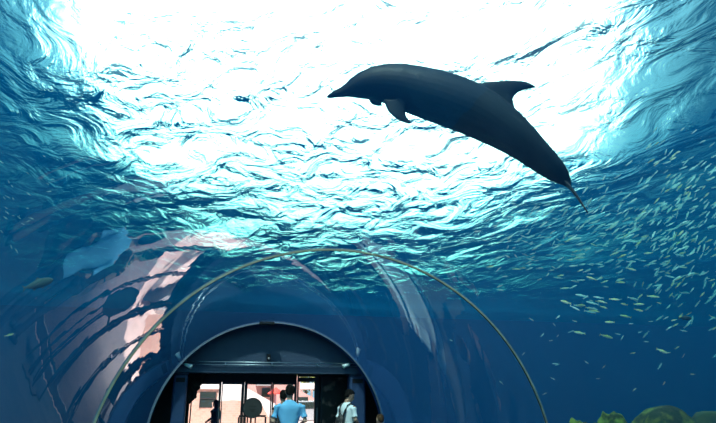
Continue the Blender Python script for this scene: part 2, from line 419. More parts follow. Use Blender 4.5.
nt.links.new(tcn.outputs['Object'], n.inputs['Vector'])
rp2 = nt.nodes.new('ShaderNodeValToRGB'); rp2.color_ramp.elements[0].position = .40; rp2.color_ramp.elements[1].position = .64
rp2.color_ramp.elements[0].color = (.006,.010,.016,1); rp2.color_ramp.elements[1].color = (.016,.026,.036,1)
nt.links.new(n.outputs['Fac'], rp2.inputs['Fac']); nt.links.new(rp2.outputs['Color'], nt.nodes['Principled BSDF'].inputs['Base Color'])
M['dolphin'] = m
M['belly'] = mat('dolphin_belly', (.16,.20,.23), .45)
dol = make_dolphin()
tag(dol, 'dark grey dolphin gliding overhead to the left with tail lowered', 'dolphin')
bm = bmesh.new(); ball(bm, dp(353.5, 91.8, -.092), .009, 2); link('eye', bm, M['eye'], dol, True)
bm = bmesh.new()
tube(bm, [dp(328.5,97.2,-.020), dp(335,96.0,-.040), dp(342,94.6,-.056), dp(348,94.2,-.073)], .0022, 6); link('mouth_line', bm, M['eye'], dol, True)

# ------------------------------------------------------------------ fish
def fish_mesh(name, mats_, deep=.088, kind=0):
    """length 1 along +X, nose at +.5"""
    bm = bmesh.new(); n = 10
    S = [(.5,.008,0),(.46,.35,0),(.38,.72,0),(.24,.98,0),(.08,1,0),(-.10,.86,0),(-.24,.58,0),(-.34,.32,0),(-.40,.22,0)]
    ringloft(bm, [[Vector((x, math.cos(a)*r*deep*.55, math.sin(a)*r*deep)) for a in [2*PI*k/n+PI/n for k in range(n)]] for x, r, _ in S])
    for f in bm.faces:
        cz = f.calc_center_median().z
        f.material_index = 1 if cz > deep*.30 else 0
    def fin(pts, t=.006, mi=0):
        a = [bm.verts.new((x, t, z)) for x, z in pts]; b = [bm.verts.new((x, -t, z)) for x, z in pts]
        fs = [bm.faces.new(a), bm.faces.new(list(reversed(b)))]
        for i in range(len(pts)):
            j = (i+1) % len(pts); fs.append(bm.faces.new((a[j], a[i], b[i], b[j])))
        for f in fs: f.material_index = mi
    fin([(-.385,.02),(-.50,.115),(-.455,.01),(-.42,0),(-.385,0)], mi=1 if kind else 0)
    fin([(-.385,-.02),(-.385,0),(-.42,0),(-.455,-.01),(-.50,-.115)], mi=1 if kind else 0)
    fin([(.14,deep*.94),(.02,deep*1.5),(-.10,deep*.82)], mi=1)
    fin([(-.05,-deep*.85),(-.16,-deep*1.25),(-.22,-deep*.55)])
    fin([(.20,-deep*.9),(.10,-deep*1.35),(.08,-deep*.92)])
    bmesh.ops.recalc_face_normals(bm, faces=bm.faces)
    me = bpy.data.meshes.new(name); bm.to_mesh(me); bm.free()
    for x in mats_: me.materials.append(x)
    return me
M['silver'] = mat('fish_silver', (.62,.90,.92), .45)
M['fgreen'] = mat('fish_back_green', (.34,.62,.58), .5)
M['fyellow'] = mat('fish_back_yellow', (.62,.72,.22), .5)
M['fpale'] = mat('fish_pale', (.78,.86,.66), .5)
M['fdark'] = mat('fish_dark', (.015,.03,.04), .6)
M['fbrown'] = mat('fish_brown', (.12,.15,.16), .8)
FM = {'silver': fish_mesh('silver_fish', [M['silver'], M['fgreen']]),
      'yellow': fish_mesh('yellow_fish', [M['fpale'], M['fyellow']], .095, 1),
      'dark': fish_mesh('dark_fish', [M['fdark'], M['fdark']], .13),
      'brown': fish_mesh('brown_fish', [M['fbrown'], M['fbrown']], .15)}
def fish_matrix(px, py, d, ang, L, tilt=0.0, roll=0.0):
    """heading ANG degrees in the picture plane (0 = to the right, positive up), TILT towards the viewer"""
    a = math.radians(ang); c = at(px, py, d)
    h = (RT*math.cos(a)+UP*math.sin(a)+FW*tilt).normalized()
    up = Vector((0,0,1)); s = up.cross(h)
    if s.length < .05: s = RT.copy()
    s.normalize(); u = h.cross(s)
    q = Matrix.Rotation(roll, 3, h)
    s = q @ s; u = q @ u
    m3 = Matrix((h, s, u)).transposed()
    return Matrix.Translation(c) @ m3.to_4x4() @ Matrix.Scale(L, 4)
def in_water(p):
    if not (TX0+.4 < p.x < TX1-.4 and p.z < ZS-.7 and p.y < TY1-.4): return False
    if p.y > Y_END-.2: return p.z > ZSH+.15
    return p.z > ZB+.3 and math.hypot(p.x, p.z-AXZ) > R+.22 or (abs(p.x) > R+.3 and p.z > ZB+.3)
fr = random.Random(11)
school = []   # (apparent px, matrix, kind, cluster)
def cluster(n, fx, angm, angs, Lpx, kind, tag_, drange=(8.5, 15), flip=.25):
    k = 0; tries = 0
    while k < n and tries < n*60:
        tries += 1
        px, py = fx()
        if not (-5 < px < 722 and -5 < py < 428): continue
        d = fr.uniform(*drange); lp = fr.uniform(*Lpx)*.88
        if not in_water(at(px, py, d)): continue
        an = fr.gauss(angm, angs) + (180 if fr.random() < flip else 0)
        L = lp*d/F
        school.append((lp, fish_matrix(px, py, d, an, L, fr.uniform(-.35,.35), fr.uniform(-.5,.5)), kind if isinstance(kind, str) else fr.choice(kind), tag_))
        k += 1
g = fr.gauss
def ell(cx, cy, sx, sy, rot=0, xmin=None, xmax=None):
    def f():
        while True:
            u, v = g(0, sx), g(0, sy); c, s = math.cos(rot), math.sin(rot)
            x, y = cx+u*c-v*s, cy+u*s+v*c
            if (xmin is None or x > xmin) and (xmax is None or x < xmax): return x, y
    return f
cluster(150, ell(672, 205, 38, 30), 38, 14, (7, 12), ('silver',)*7+('yellow',), 'upper')
cluster(120, ell(600, 222, 42, 20, .05), 30, 16, (6.5, 11), ('silver','silver','silver'), 'middle')
cluster(95, ell(688, 262, 26, 34), 40, 18, (6.5, 11), ('silver',)*6+('yellow',), 'upper')
cluster(70, ell(590, 262, 45, 14), 8, 14, (6.5, 11), ('silver','silver','yellow'), 'middle')
cluster(70, ell(520, 225, 30, 26), 20, 22, (4.5, 8), 'silver', 'middle', (9, 14))
cluster(60, ell(685, 160, 26, 22), 36, 12, (6, 10), ('silver',)*5+('yellow',), 'upper', (8, 12))
cluster(26, ell(606, 305, 26, 14), -10, 7, (10, 15), ('yellow','yellow','silver'), 'low', (7.5, 10))
cluster(34, ell(660, 320, 45, 40), 25, 30, (5, 9), ('silver','yellow'), 'sparse', (8, 13))
cluster(26, ell(560, 350, 55, 38), 10, 30, (4, 7), 'silver', 'sparse', (9, 13))
cluster(26, ell(24, 205, 16, 22), -30, 25, (3.5, 6.5), 'silver', 'left', (7, 11))
school.append((15, fish_matrix(685, 318, 8.5, -4, 15*8.5/F, .1), 'dark', 'one'))
school.append((13, fish_matrix(662, 351, 8.2, -22, 13*8.2/F, .1), 'yellow', 'big'))
school.append((18, fish_matrix(38, 284, 7.5, 17, 30*7.5/F, .2), 'brown', 'brown'))
school.append((7, fish_matrix(9, 335, 6.0, 12, 9*6/F, .2), 'yellow', 'leftlow'))
LB = {'upper': ('small silvery fish swimming up to the right in the dense upper-right school', 'dense school of small fish at upper right'),
      'middle': ('small pale fish in the looser middle of the school beside the dolphin tail', 'loose school of small fish right of the tunnel'),
      'low': ('slender yellowish fish in the level-swimming cluster below the big school', 'yellowish fish swimming level below the school'),
      'sparse': ('tiny pale fish scattered in deep blue water below the school', 'scattered fish in the lower right water'),
      'left': ('tiny silvery fish in the small scattered shoal at far left', 'small shoal at far left')}
special = [s for s in school if s[3] not in LB]; common = [s for s in school if s[3] in LB]
common.sort(key=lambda s: -s[0])
for lp, mtx, kind, cl in common[:300]:
    o = bpy.data.objects.new('small_fish', FM[kind]); col.objects.link(o); o.matrix_world = mtx
    lab, grp = LB[cl]; tag(o, lab, 'fish', grp)
rest = bmesh.new()
for lp, mtx, kind, cl in common[300:]:
    t = FM[kind].copy(); t.transform(mtx)
    k0 = len(rest.faces); rest.from_mesh(t); bpy.data.meshes.remove(t)
    rest.faces.ensure_lookup_table()
    if kind == 'yellow':
        for f in rest.faces[k0:]: f.material_index += 2
o = link('fish_school', rest, [M['silver'], M['fgreen'], M['fpale'], M['fyellow']])
tag(o, 'hazy mass of the most distant tiny fish in the school', 'fish', kind='stuff')
for lp, mtx, kind, cl in special:
    o = bpy.data.objects.new('fish', FM[kind]); col.objects.link(o); o.matrix_world = mtx
    tag(o, {'one': 'largest dark fish swimming alone at the right, below the school', 'big': 'yellowish fish swimming alone beneath the dark fish',
            'brown': 'dull brown fish at far left beside the pale reflection', 'leftlow': 'lone tiny yellowish fish low at the left edge'}[cl], 'fish')

# ------------------------------------------------------------------ rocks on the tank floor
def boulder(name, c, sx, sy, sz, m, seed, amp=.22, top=None, sub=5):
    bm = bmesh.new(); vs_ = ball(bm, (0,0,0), 1, sub)
    for v in vs_:
        p = v.co.copy(); p = Vector([math.copysign(abs(c_)**.62, c_) for c_ in p]); n1 = mnoise.fractal(p*1.3+Vector((seed,0,0)), .9, 2.1, 5)
        n2 = mnoise.noise(p*6+Vector((seed,3,0)))
        k = 1+amp*n1+.03*n2
        v.co = Vector((p.x*k*sx, p.y*k*sy, max(p.z*(1+(k-1)*.35), -.85)*sz))
    return link(name, bm, m, None, True, c)
def rock_at(px, ptop, d, w, h, m, seed, name='boulder', sy=None, amp=.22):
    p = at(px, ptop, d); h_ = p.z-ZB
    return boulder(name, (p.x, p.y, ZB+h_*.46), w, sy or w*.8, h_*.54, m, seed, amp)
tag(rock_at(662, 406.5, 7.6, .50, 0, M['algae'], 3.1, amp=.10), 'large algae-covered boulder in the lower right corner', 'rock')
tag(rock_at(712, 412.5, 7.9, .42, 0, M['rock'], 8.3, amp=.10), 'dark sloping boulder at the right edge beside the algae-covered one', 'rock')
tag(rock_at(611, 417, 7.4, .26, 0, M['coral'], 5.7, amp=.25), 'bushy green coral head left of the large boulder', 'coral')
tag(rock_at(584, 421, 7.3, .24, 0, M['coral'], 9.2, amp=.25), 'low pale green coral mound nearest the tunnel', 'coral')

# ------------------------------------------------------------------ exit end of the tunnel
def X(px, Y, py=395): return aty(px, py, Y).x
def Z(py, Y, px=268): return aty(px, py, Y).z
YH = 14.12
# header panel behind the arch
struct('wall_header', newbox(-3.6, 3.6, YH, YH+.08, Z(365, YH), ZSH-.16), M['navy'], 'dark navy panel filling the top of the arched exit')
struct('trim_soffit', newbox(-3.6, 3.6, YH-.06, YH+.5, Z(373.2, YH), Z(365, YH)), M['navy'], 'navy beam above the exit doors')
bm = bmesh.new()
zr = Z(362.6, YH-.1)
cyl(bm, (-2.2, YH-.12, zr), (2.2, YH-.12, zr), .010); cyl(bm, (-2.2, YH-.12, zr-.055), (2.2, YH-.12, zr-.055), .007)
rail = link('curtain_rail', bm, M['rail'], None, True); tag(rail, 'thin double metal rail across the navy panel above the doors', 'rail')
bm = bmesh.new()
for x in (-2.0, -1.0, 0.0, 1.0, 2.0): box(bm, x-.012, x+.012, YH-.12, YH, zr-.065, zr+.012)
link('bracket', bm, M['rail'], rail)
def spot(px, lab, sgn):
    p = aty(px, 365, YH-.2); t = empty('spotlight', (p.x, YH-.001, p.z)); tag(t, lab, 'lamp', 'two small lamps on the navy panel')
    bm = bmesh.new(); cyl(bm, (0,0,0), (0,-.03,0), .035); cyl(bm, (0,-.02,0), (0,-.12,.0), .01); link('mount', bm, M['alu'], t, True)
    bm = bmesh.new(); cyl(bm, (-.07*sgn,-.12,.02), (.07*sgn,-.16,-.03), .032, 16, .045); cyl(bm, (.071*sgn,-.16,-.03), (.078*sgn,-.162,-.033), .05); link('lamp_head', bm, M['lampwhite'], t, True)
    bm = bmesh.new(); cyl(bm, (-.085*sgn,-.115,.025), (-.07*sgn,-.12,.02), .022); link('cable_gland', bm, M['alu'], t, True)
spot(188, 'small pale spotlight on the navy panel above the left column', 1)
spot(347, 'small pale spotlight on the navy panel above the right column', -1)
p = aty(268.5, 357.5, YH)
t = empty('security_camera', (p.x, YH-.001, p.z)); tag(t, 'small dark camera box hanging at the middle of the navy panel', 'camera')
bm = newbox(-.035,.035,-.10,-.0,-.07,.07, bev=.008); link('housing', bm, M['slot'], t)
bm = bmesh.new(); cyl(bm, (0,-.10,-.03), (0,-.12,-.035), .022); link('lens', bm, M['alu'], t, True)
# small box on the crown of the arch
p = aty(267, 321.5, Y_END-.1)
t = empty('sensor_box', (p.x, Y_END-.06, AXZ+R-.035)); tag(t, 'flat dark box fixed at the crown of the arched exit', 'box')
link('casing', newbox(-.16,.16,-.10,.02,-.03,.03, bev=.01), M['slot'], t)
link('flange', newbox(-.10,.10,-.105,-.10,-.015,.01), M['navy_dark'], t)
# columns
def column(px0, px1, lab):
    Y = YH-.05; x0, x1 = X(px0, Y), X(px1, Y); cx = (x0+x1)/2; w = (x1-x0)/2
    t = empty('blue_column', (cx, Y+.16, 0)); tag(t, lab, 'column', 'blue columns beside the exit doors')
    zt = Z(373.4, Y)
    link('shaft', newbox(-w, w, -.14, .14, .10, zt-.03, bev=.05), M['column'], t)
    link('plinth', newbox(-w-.02, w+.02, -.16, .16, 0, .10, bev=.01), M['navy_dark'], t)
    link('cap', newbox(-w-.015, w+.015, -.15, .15, zt-.03, zt-.002, bev=.01), M['navy'], t)
    zs = Z(380.5, Y-.0); link('slot', newbox(-w*.62, w*.62, -.146, -.139, zs-.045, zs+.045), M['slot'], t)
column(172, 186.5, 'square blue column with a dark slot, left of the exit doors')
column(349.5, 366, 'square blue column with a dark slot, right of the exit doors')
# facade with doors
YF = 14.9
zH = Z(373, YF)
xL, xR = X(190, YF), X(319.5, YF)
struct('wall_facade', newbox(-5, xL, YF, YF+.15, 0, ZSH-.16), M['black'], 'dark wall left of the exit doors')
bm = newbox(xR, 5, YF, YF+.15, 0, ZSH-.16); struct('wall_facade', bm, M['black'], 'dark wall right of the exit doors')
struct('wall_facade', newbox(xL, xR, YF, YF+.15, Z(382.5, YF), ZSH-.16), M['black'], 'dark lintel above the exit doors') if False else None
xT = X(296.5, YF); xT2 = X(314, YF)
struct('trim_lintel', newbox(xL, xT, YF, YF+.15, Z(382.3, YF), ZSH-.16), M['black'], 'dark lintel above the left doors')
struct('trim_lintel', newbox(xT, xR, YF, YF+.15, Z(374, YF), ZSH-.16), M['black'], 'dark lintel above the right door')
struct('wall_side', newbox(-5.1, -5, Y_END+.2, YF+.15, 0, ZSH-.16), M['black'], 'left side wall of the exit lobby')
struct('wall_side', newbox(5, 5.1, Y_END+.2, YF+.15, 0, ZSH-.16), M['black'], 'right side wall of the exit lobby')
M['pane'] = bpy.data.materials.new('pane_glass'); M['pane'].use_nodes = True
nt = M['pane'].node_tree; nt.nodes.clear(); out = nt.nodes.new('ShaderNodeOutputMaterial'); mx = nt.nodes.new('ShaderNodeMixShader')
g1 = nt.nodes.new('ShaderNodeBsdfGlossy'); g1.inputs['Roughness'].default_value = 0; g2 = nt.nodes.new('ShaderNodeBsdfTransparent'); g2.inputs['Color'].default_value = (.93,.93,.93,1)
fz = nt.nodes.new('ShaderNodeFresnel'); nt.links.new(fz.outputs[0], mx.inputs[0]); nt.links.new(g2.outputs[0], mx.inputs[1]); nt.links.new(g1.outputs[0], mx.inputs[2]); nt.links.new(mx.outputs[0], out.inputs['Surface'])
def leaf(pa, pb, ytop, lab, wa=1.0, wb=1.0, yoff=0, handle=None, transom=None):
    Y = YF+.06+yoff; x0, x1 = X(pa, Y), X(pb, Y); zt = Z(ytop, Y)
    t = empty('glass_door', ((x0+x1)/2, Y, 0)); tag(t, lab, 'door', 'glass doors at the tunnel exit')
    h = (x1-x0)/2; a = wa*Y/F/1.0; b = wb*Y/F/1.0
    bm = bmesh.new()
    box(bm, -h, -h+a, -.025, .025, .01, zt); box(bm, h-b, h, -.025, .025, .01, zt); box(bm, -h+a, h-b, -.025, .025, zt-.05, zt); box(bm, -h+a, h-b, -.025, .025, .01, .12)
    if transom: zz = Z(transom, Y); box(bm, -h+a, h-b, -.025, .025, zz-.05, zz+.05)
    link('door_frame', bm, M['frame'], t)
    link('glass', newbox(-h+a, h-b, -.004, .004, .12, zt-.05), M['pane'], t)
    if handle:
        bm = bmesh.new(); xx = (h-b/2) if handle > 0 else (-h+a/2); cyl(bm, (xx, -.07, .85), (xx, -.07, 1.25), .014)
        for z in (.88, 1.22): cyl(bm, (xx, -.07, z), (xx, -.025, z), .008)
        link('handle', bm, M['alu'], t, True)
    return t
leaf(191, 221, 382.3, 'leftmost glass door, behind the rough rock edge', 1.2, 2.2, 0, 1)
leaf(221.5, 244, 382.3, 'glass door between the leftmost door and the round sign', .9, 2.6, 0, -1)
leaf(244.3, 271.5, 382.3, 'glass door behind the round sign', 2.6, 1.0, 0)
leaf(272, 296.5, 382.3, 'glass door in front of the person in the bright blue shirt', 1.4, 2.2, 0)
leaf(297, 319.4, 374.2, 'rightmost glass door with a transom above it', 1.4, 5.0, 0, 1, 379.4)
# rough rock edge at the left of the doors
bm = bmesh.new(); Yr = YF-.12
edge = [(374,207),(377,206.5),(378.5,206),(381,203.5),(384,203.8),(385.5,200.5),(389,200.8),(391,198),(394,198.5),(397,197.2),(400,195.5),(402,193.5),(404,191),(412,190.2),(423,190.5),(436,190.5),(487,191)]
ez = [aty(a, 380, Yr) for _, a in edge]; zz = [aty(200, y, Yr).z for y, _ in edge]
xw = X(186, Yr); rings = []
for k in range(70):
    z_ = zz[0]+(0.0-zz[0])*k/69
    xe = float(np.interp(-z_, [-a for a in zz], [a.x for a in ez])); nn = 14
    ring_ = []
    for q_ in range(nn+1):
        f_ = q_/nn; v = Vector((xw+(xe-xw)*f_, Yr-.16+.05*mnoise.noise(Vector((f_*4, z_*7, 0))), z_))
        if q_ == nn: v.x += .035*mnoise.noise(Vector((0, z_*14, 3)))
        ring_.append(v)
    ring_ += [Vector((ring_[-1].x, YF-.03, z_)), Vector((xw, YF-.03, z_))]
    rings.append(ring_)
ringloft(bm, rings)
ro = link('rock_cladding', bm, M['darkrock']); tag(ro, 'dark rough artificial rock framing the left side of the exit doors', 'rock')
# dark glass panel right of the doors, its reflections painted as specks
x0, x1 = X(322, YF), X(349, YF)
t = empty('glass_panel', ((x0+x1)/2, YF-.002, 0)); tag(t, 'dark glass panel with dim painted pinkish reflections between the doors and right column', 'panel')
hw = (x1-x0)/2
link('board', newbox(-hw, hw, -.05, 0, .2, Z(377, YF)), M['reflglass'], t)
bm = bmesh.new(); box(bm, -hw-.04, -hw, -.06, 0, 0, Z(376, YF)); box(bm, hw, hw+.04, -.06, 0, 0, Z(376, YF)); link('frame', bm, M['frame'], t)
# round sign behind a rail
YS = 13.5
p = aty(252.5, 408, YS)
t = empty('round_sign', (p.x, YS, 0)); tag(t, 'dark round sign on two short posts in front of the doors', 'sign')
rr_ = 9.0*YS/F
bm = bmesh.new(); cyl(bm, (0,-.02,p.z), (0,.02,p.z), rr_, 40); link('sign_disc', bm, M['signface'], t)
bm = bmesh.new()
tube(bm, [Vector((math.cos(a)*rr_, -.02, p.z+math.sin(a)*rr_)) for a in np.linspace(0, 2*PI, 41)], .008, 6, rounded=False); link('rim', bm, M['slot'], t, True)
bm = bmesh.new()
for x, z, w, h in ((-.035,.035,.035,.012),(.03,.03,.05,.012),(0,-.03,.06,.010),(.005,-.06,.035,.014)): box(bm, x-w, x+w, -.024, -.0205, p.z+z-h, p.z+z+h)
link('lettering', bm, M['signmark'], t)
for sx in (-.09, .07):
    bm = bmesh.new(); box(bm, sx-.014, sx+.014, .021, .05, .02, p.z+.1); link('post', bm, M['slot'], t)
link('base', newbox(-.2, .2, -.15, .2, 0, .02), M['slot'], t)
xa, xb = X(240, YS+.25)-p.x, X(266.5, YS+.25)-p.x; zc = Z(416, YS+.25)
t2 = empty('rail_barrier', (p.x, YS+.25, 0)); tag(t2, 'low dark metal rail barrier behind the round sign', 'barrier')
bm = bmesh.new(); box(bm, xa, xb, -.02, .02, zc-.02, zc+.02); box(bm, xa, xb, -.02, .02, .30, .33); link('top_rail', bm, M['slot'], t2)
for fx_ in (0, .45, 1):
    xx = xa+(xb-xa)*fx_; bm = newbox(xx-.018, xx+.018, -.018, .018, 0, zc-.02); link('post', bm, M['slot'], t2)

# ------------------------------------------------------------------ outside the exit
struct('ground', newbox(-60, 60, TY1+.3, 120, -.25, -.002), M['pave'], 'sunlit pink paved plaza outside')
def pz(px, py, Y): q = aty(px, py, Y); return q.x, q.z
YB = 44
# brick building
x0, z1 = pz(172, 386.5, YB); x1, _ = pz(246, 386, YB); zb = pz(200, 400, YB)[1]
t = empty('brick_building', ((x0+x1)/2, YB, 0)); tag(t, 'pinkish brick building with a pale band and dark window seen through left doors', 'building'); c = t.location.x
link('wall', newbox(x0-c, x1-c, 0, 8, 0, pz(200, 389, YB)[1]), M['brick'], t)
link('cornice', newbox(x0-c-.1, x1-c+.1, -.12, 8.1, pz(200, 389, YB)[1], pz(200, 382, YB)[1]), M['whitewall'], t)
wx0, wz1 = pz(201, 392, YB); wx1, wz0 = pz(214.5, 407.5, YB)
wn = link('window', newbox(wx0-c, wx1-c, -.03, .02, wz0, wz1), M['darkglass'], t)
bm = bmesh.new(); box(bm, wx0-c-.05, wx1-c+.05, -.06, -.03, (wz0+wz1)/2+.05, (wz0+wz1)/2+.10); box(bm, wx0-c-.06, wx0-c, -.07, 0, wz0, wz1); box(bm, wx1-c, wx1-c+.06, -.07, 0, wz0, wz1)
link('window_frame', bm, M['frame'], wn)
# white stair flank
def prism(name, pts, Y, th, m, parent=None, loc0=None):
    bm = bmesh.new(); P = [Vector(pz(x, y, Y)) for x, y in pts]
    a = [bm.verts.new((q.x, Y, max(q.y, 0.0))) for q in P]; b = [bm.verts.new((q.x, Y+th, max(q.y, 0.0))) for q in P]
    bm.faces.new(a); bm.faces.new(list(reversed(b)))
    for i in range(len(P)):
        j = (i+1) % len(P); bm.faces.new((a[j], a[i], b[i], b[j]))
    return link(name, bm, m, parent)
YW = 40
o = empty('outdoor_stairs', (pz(250, 400, YW)[0], YW, 0)); tag(o, 'white sloping stair wall outside, descending to the right', 'stairs')
s = prism('stair_wall', [(216,412),(220,383),(228,380),(236,382),(290,412),(290,470),(216,470)], YW, .4, M['whitewall'], o); s.location = -o.location
s = prism('planter_wall', [(212,402.5),(232,400),(252,401.5),(262,405),(272,470),(212,470)], YW-1.5, .4, M['brick'], o); s.location = -o.location
bm = bmesh.new(); nst = 12
for i in range(nst):
    a_ = pz(232+i*4.6, 384+i*2.4, YW+.4); b_ = pz(232+(i+1)*4.6, 384+i*2.4, YW+.4)
    box(bm, a_[0], b_[0], YW+.41, YW+2, 0, max(a_[1]-.15, .1))
s = link('stair_steps', bm, M['concrete'], o); s.location = -o.location
o = prism('pink_building', [(246,376),(300,376),(300,470),(246,470)], 53.5, 6, M['pinkwall']); tag(o, 'pink plastered building behind the white stairs', 'building')
q0 = pz(262, 388, 53.4); q1 = pz(270, 397, 53.4); s = link('window', newbox(q0[0], q1[0], 53.4, 53.49, q1[1], q0[1]), M['darkglass'], o)
q0 = pz(256, 378, 53.4); q1 = pz(271, 386, 53.4); s = link('awning', newbox(q0[0], q1[0], 52.7, 53.49, q1[1], q0[1]), M['concrete'], o)
# pink gabled house on the right
o = prism('gabled_house', [(294,412),(294,401),(299,390),(316,399),(330,399),(330,470),(294,470)], 46, 6, M['pinkwall']); tag(o, 'small pink gabled house with dark window seen through the right door', 'building')
q0 = pz(298.5, 397, 45.9); q1 = pz(308, 404.5, 45.9); link('window', newbox(q0[0], q1[0], 45.93, 45.999, q1[1], q0[1]), M['darkglass'], o)
o = prism('canopy_roof', [(290,383),(320,383),(324,388.5),(300,389)], 60.5, 7, M['roofwhite'])
tag(o, 'white canopy roof behind the pink gabled house', 'roof')
for fx_ in (302, 312):
    q = pz(fx_, 388, 61); link('post', newbox(q[0]-.1, q[0]+.1, 61, 61.2, 0, q[1]-.1), M['whitewall'], o)
# red parasol
q = pz(276, 388, 33); t = empty('red_parasol', (q[0], 33, 0)); tag(t, 'small red parasol standing in the plaza outside', 'parasol')
bm = bmesh.new(); cyl(bm, (0,0,0), (0,0,q[1]), .025); link('pole', bm, M['whitewall'], t, True)
bm = bmesh.new(); ellrings(bm, [(0,0,q[1]-.30,.42,.42),(0,0,q[1]-.25,.41,.41),(0,0,q[1]-.06,.16,.16),(0,0,q[1]+.03,.02,.02)], 8); link('canopy', bm, M['red'], t)
# car
q = pz(309, 411, 35.5); t = empty('car', (q[0], 35.5, 0)); tag(t, 'silver car parked outside beyond the right door', 'car')
bm = bmesh.new()
prof_ = [(-2.1,.35),(-2.1,.75),(-1.5,.92),(-.9,1.38),(.7,1.40),(1.3,.98),(2.0,.85),(2.1,.6),(2.05,.35)]
a = [bm.verts.new((x, -.85, z)) for x, z in prof_]; b = [bm.verts.new((x, .85, z)) for x, z in prof_]
bm.faces.new(a); bm.faces.new(list(reversed(b)))
for i in range(len(a)): j = (i+1) % len(a); bm.faces.new((a[j], a[i], b[i], b[j]))
bmesh.ops.bevel(bm, geom=bm.edges[:], offset=.06, segments=2, affect='EDGES')
link('body', bm, M['carpaint'], t)
bm = bmesh.new(); 
pr2 = [(-1.32,.96),(-.85,1.32),(.62,1.33),(1.08,1.0)]
a = [bm.verts.new((x, -.862, z)) for x, z in pr2]; b = [bm.verts.new((x, .862, z)) for x, z in pr2]
bm.faces.new(a); bm.faces.new(list(reversed(b)))
for i in range(4): j = (i+1) % 4; bm.faces.new((a[j], a[i], b[i], b[j]))
link('side_window', bm, M['darkglass'], t)
for x in (-1.3, 1.3):
    for y in (-.82, .82):
        bm = bmesh.new(); cyl(bm, (x, y-.09, .32), (x, y+.09, .32), .32, 24); link('wheel', bm, M['tyre'], t, True)
# trees
def tree(px, Y, ztop, r, lab, seed):
    q = aty(px, 390, Y); t = empty('tree', (q.x, Y, 0)); tag(t, lab, 'tree', 'trees outside')
    bm = bmesh.new(); tube(bm, [(0,0,0),(.1,0,ztop*.3),(0,.1,ztop*.62)], [.22,.17,.10], 10, rounded=False)
    for k in range(5):
        a = k*1.3; tube(bm, [(.05,.05,ztop*.45),(math.cos(a)*r*.5, math.sin(a)*r*.5, ztop*.72)], [.08,.04], 6)
    link('trunk', bm, M['bark'], t, True)
    rr = random.Random(seed); bm = bmesh.new()
    for k in range(1500):
        a, b_ = rr.uniform(0, 2*PI), math.acos(rr.uniform(-1, 1)); q_ = r*(rr.random()**.4)
        c_ = Vector((q_*math.sin(b_)*math.cos(a), q_*math.sin(b_)*math.sin(a), ztop-r*.8+q_*.8*math.cos(b_)))
        u = Vector((rr.gauss(0,1), rr.gauss(0,1), rr.gauss(0,1))).normalized()*.16; w = u.cross(Vector((rr.gauss(0,1), rr.gauss(0,1), 1))).normalized()*.09
        bm.faces.new([bm.verts.new(c_+v_) for v_ in (u, w, -u, -w)])
    link('foliage', bm, M['leaf'], t)
tree(305, 72, 6.4, 2.6, 'yellowish green tree beyond the white canopy roof', 1)
tree(338, 62, 5.0, 2.2, 'yellowish green tree right of the gabled house', 2)
tree(262, 70, 5.4, 2.6, 'yellowish green tree far behind the pink building', 3)

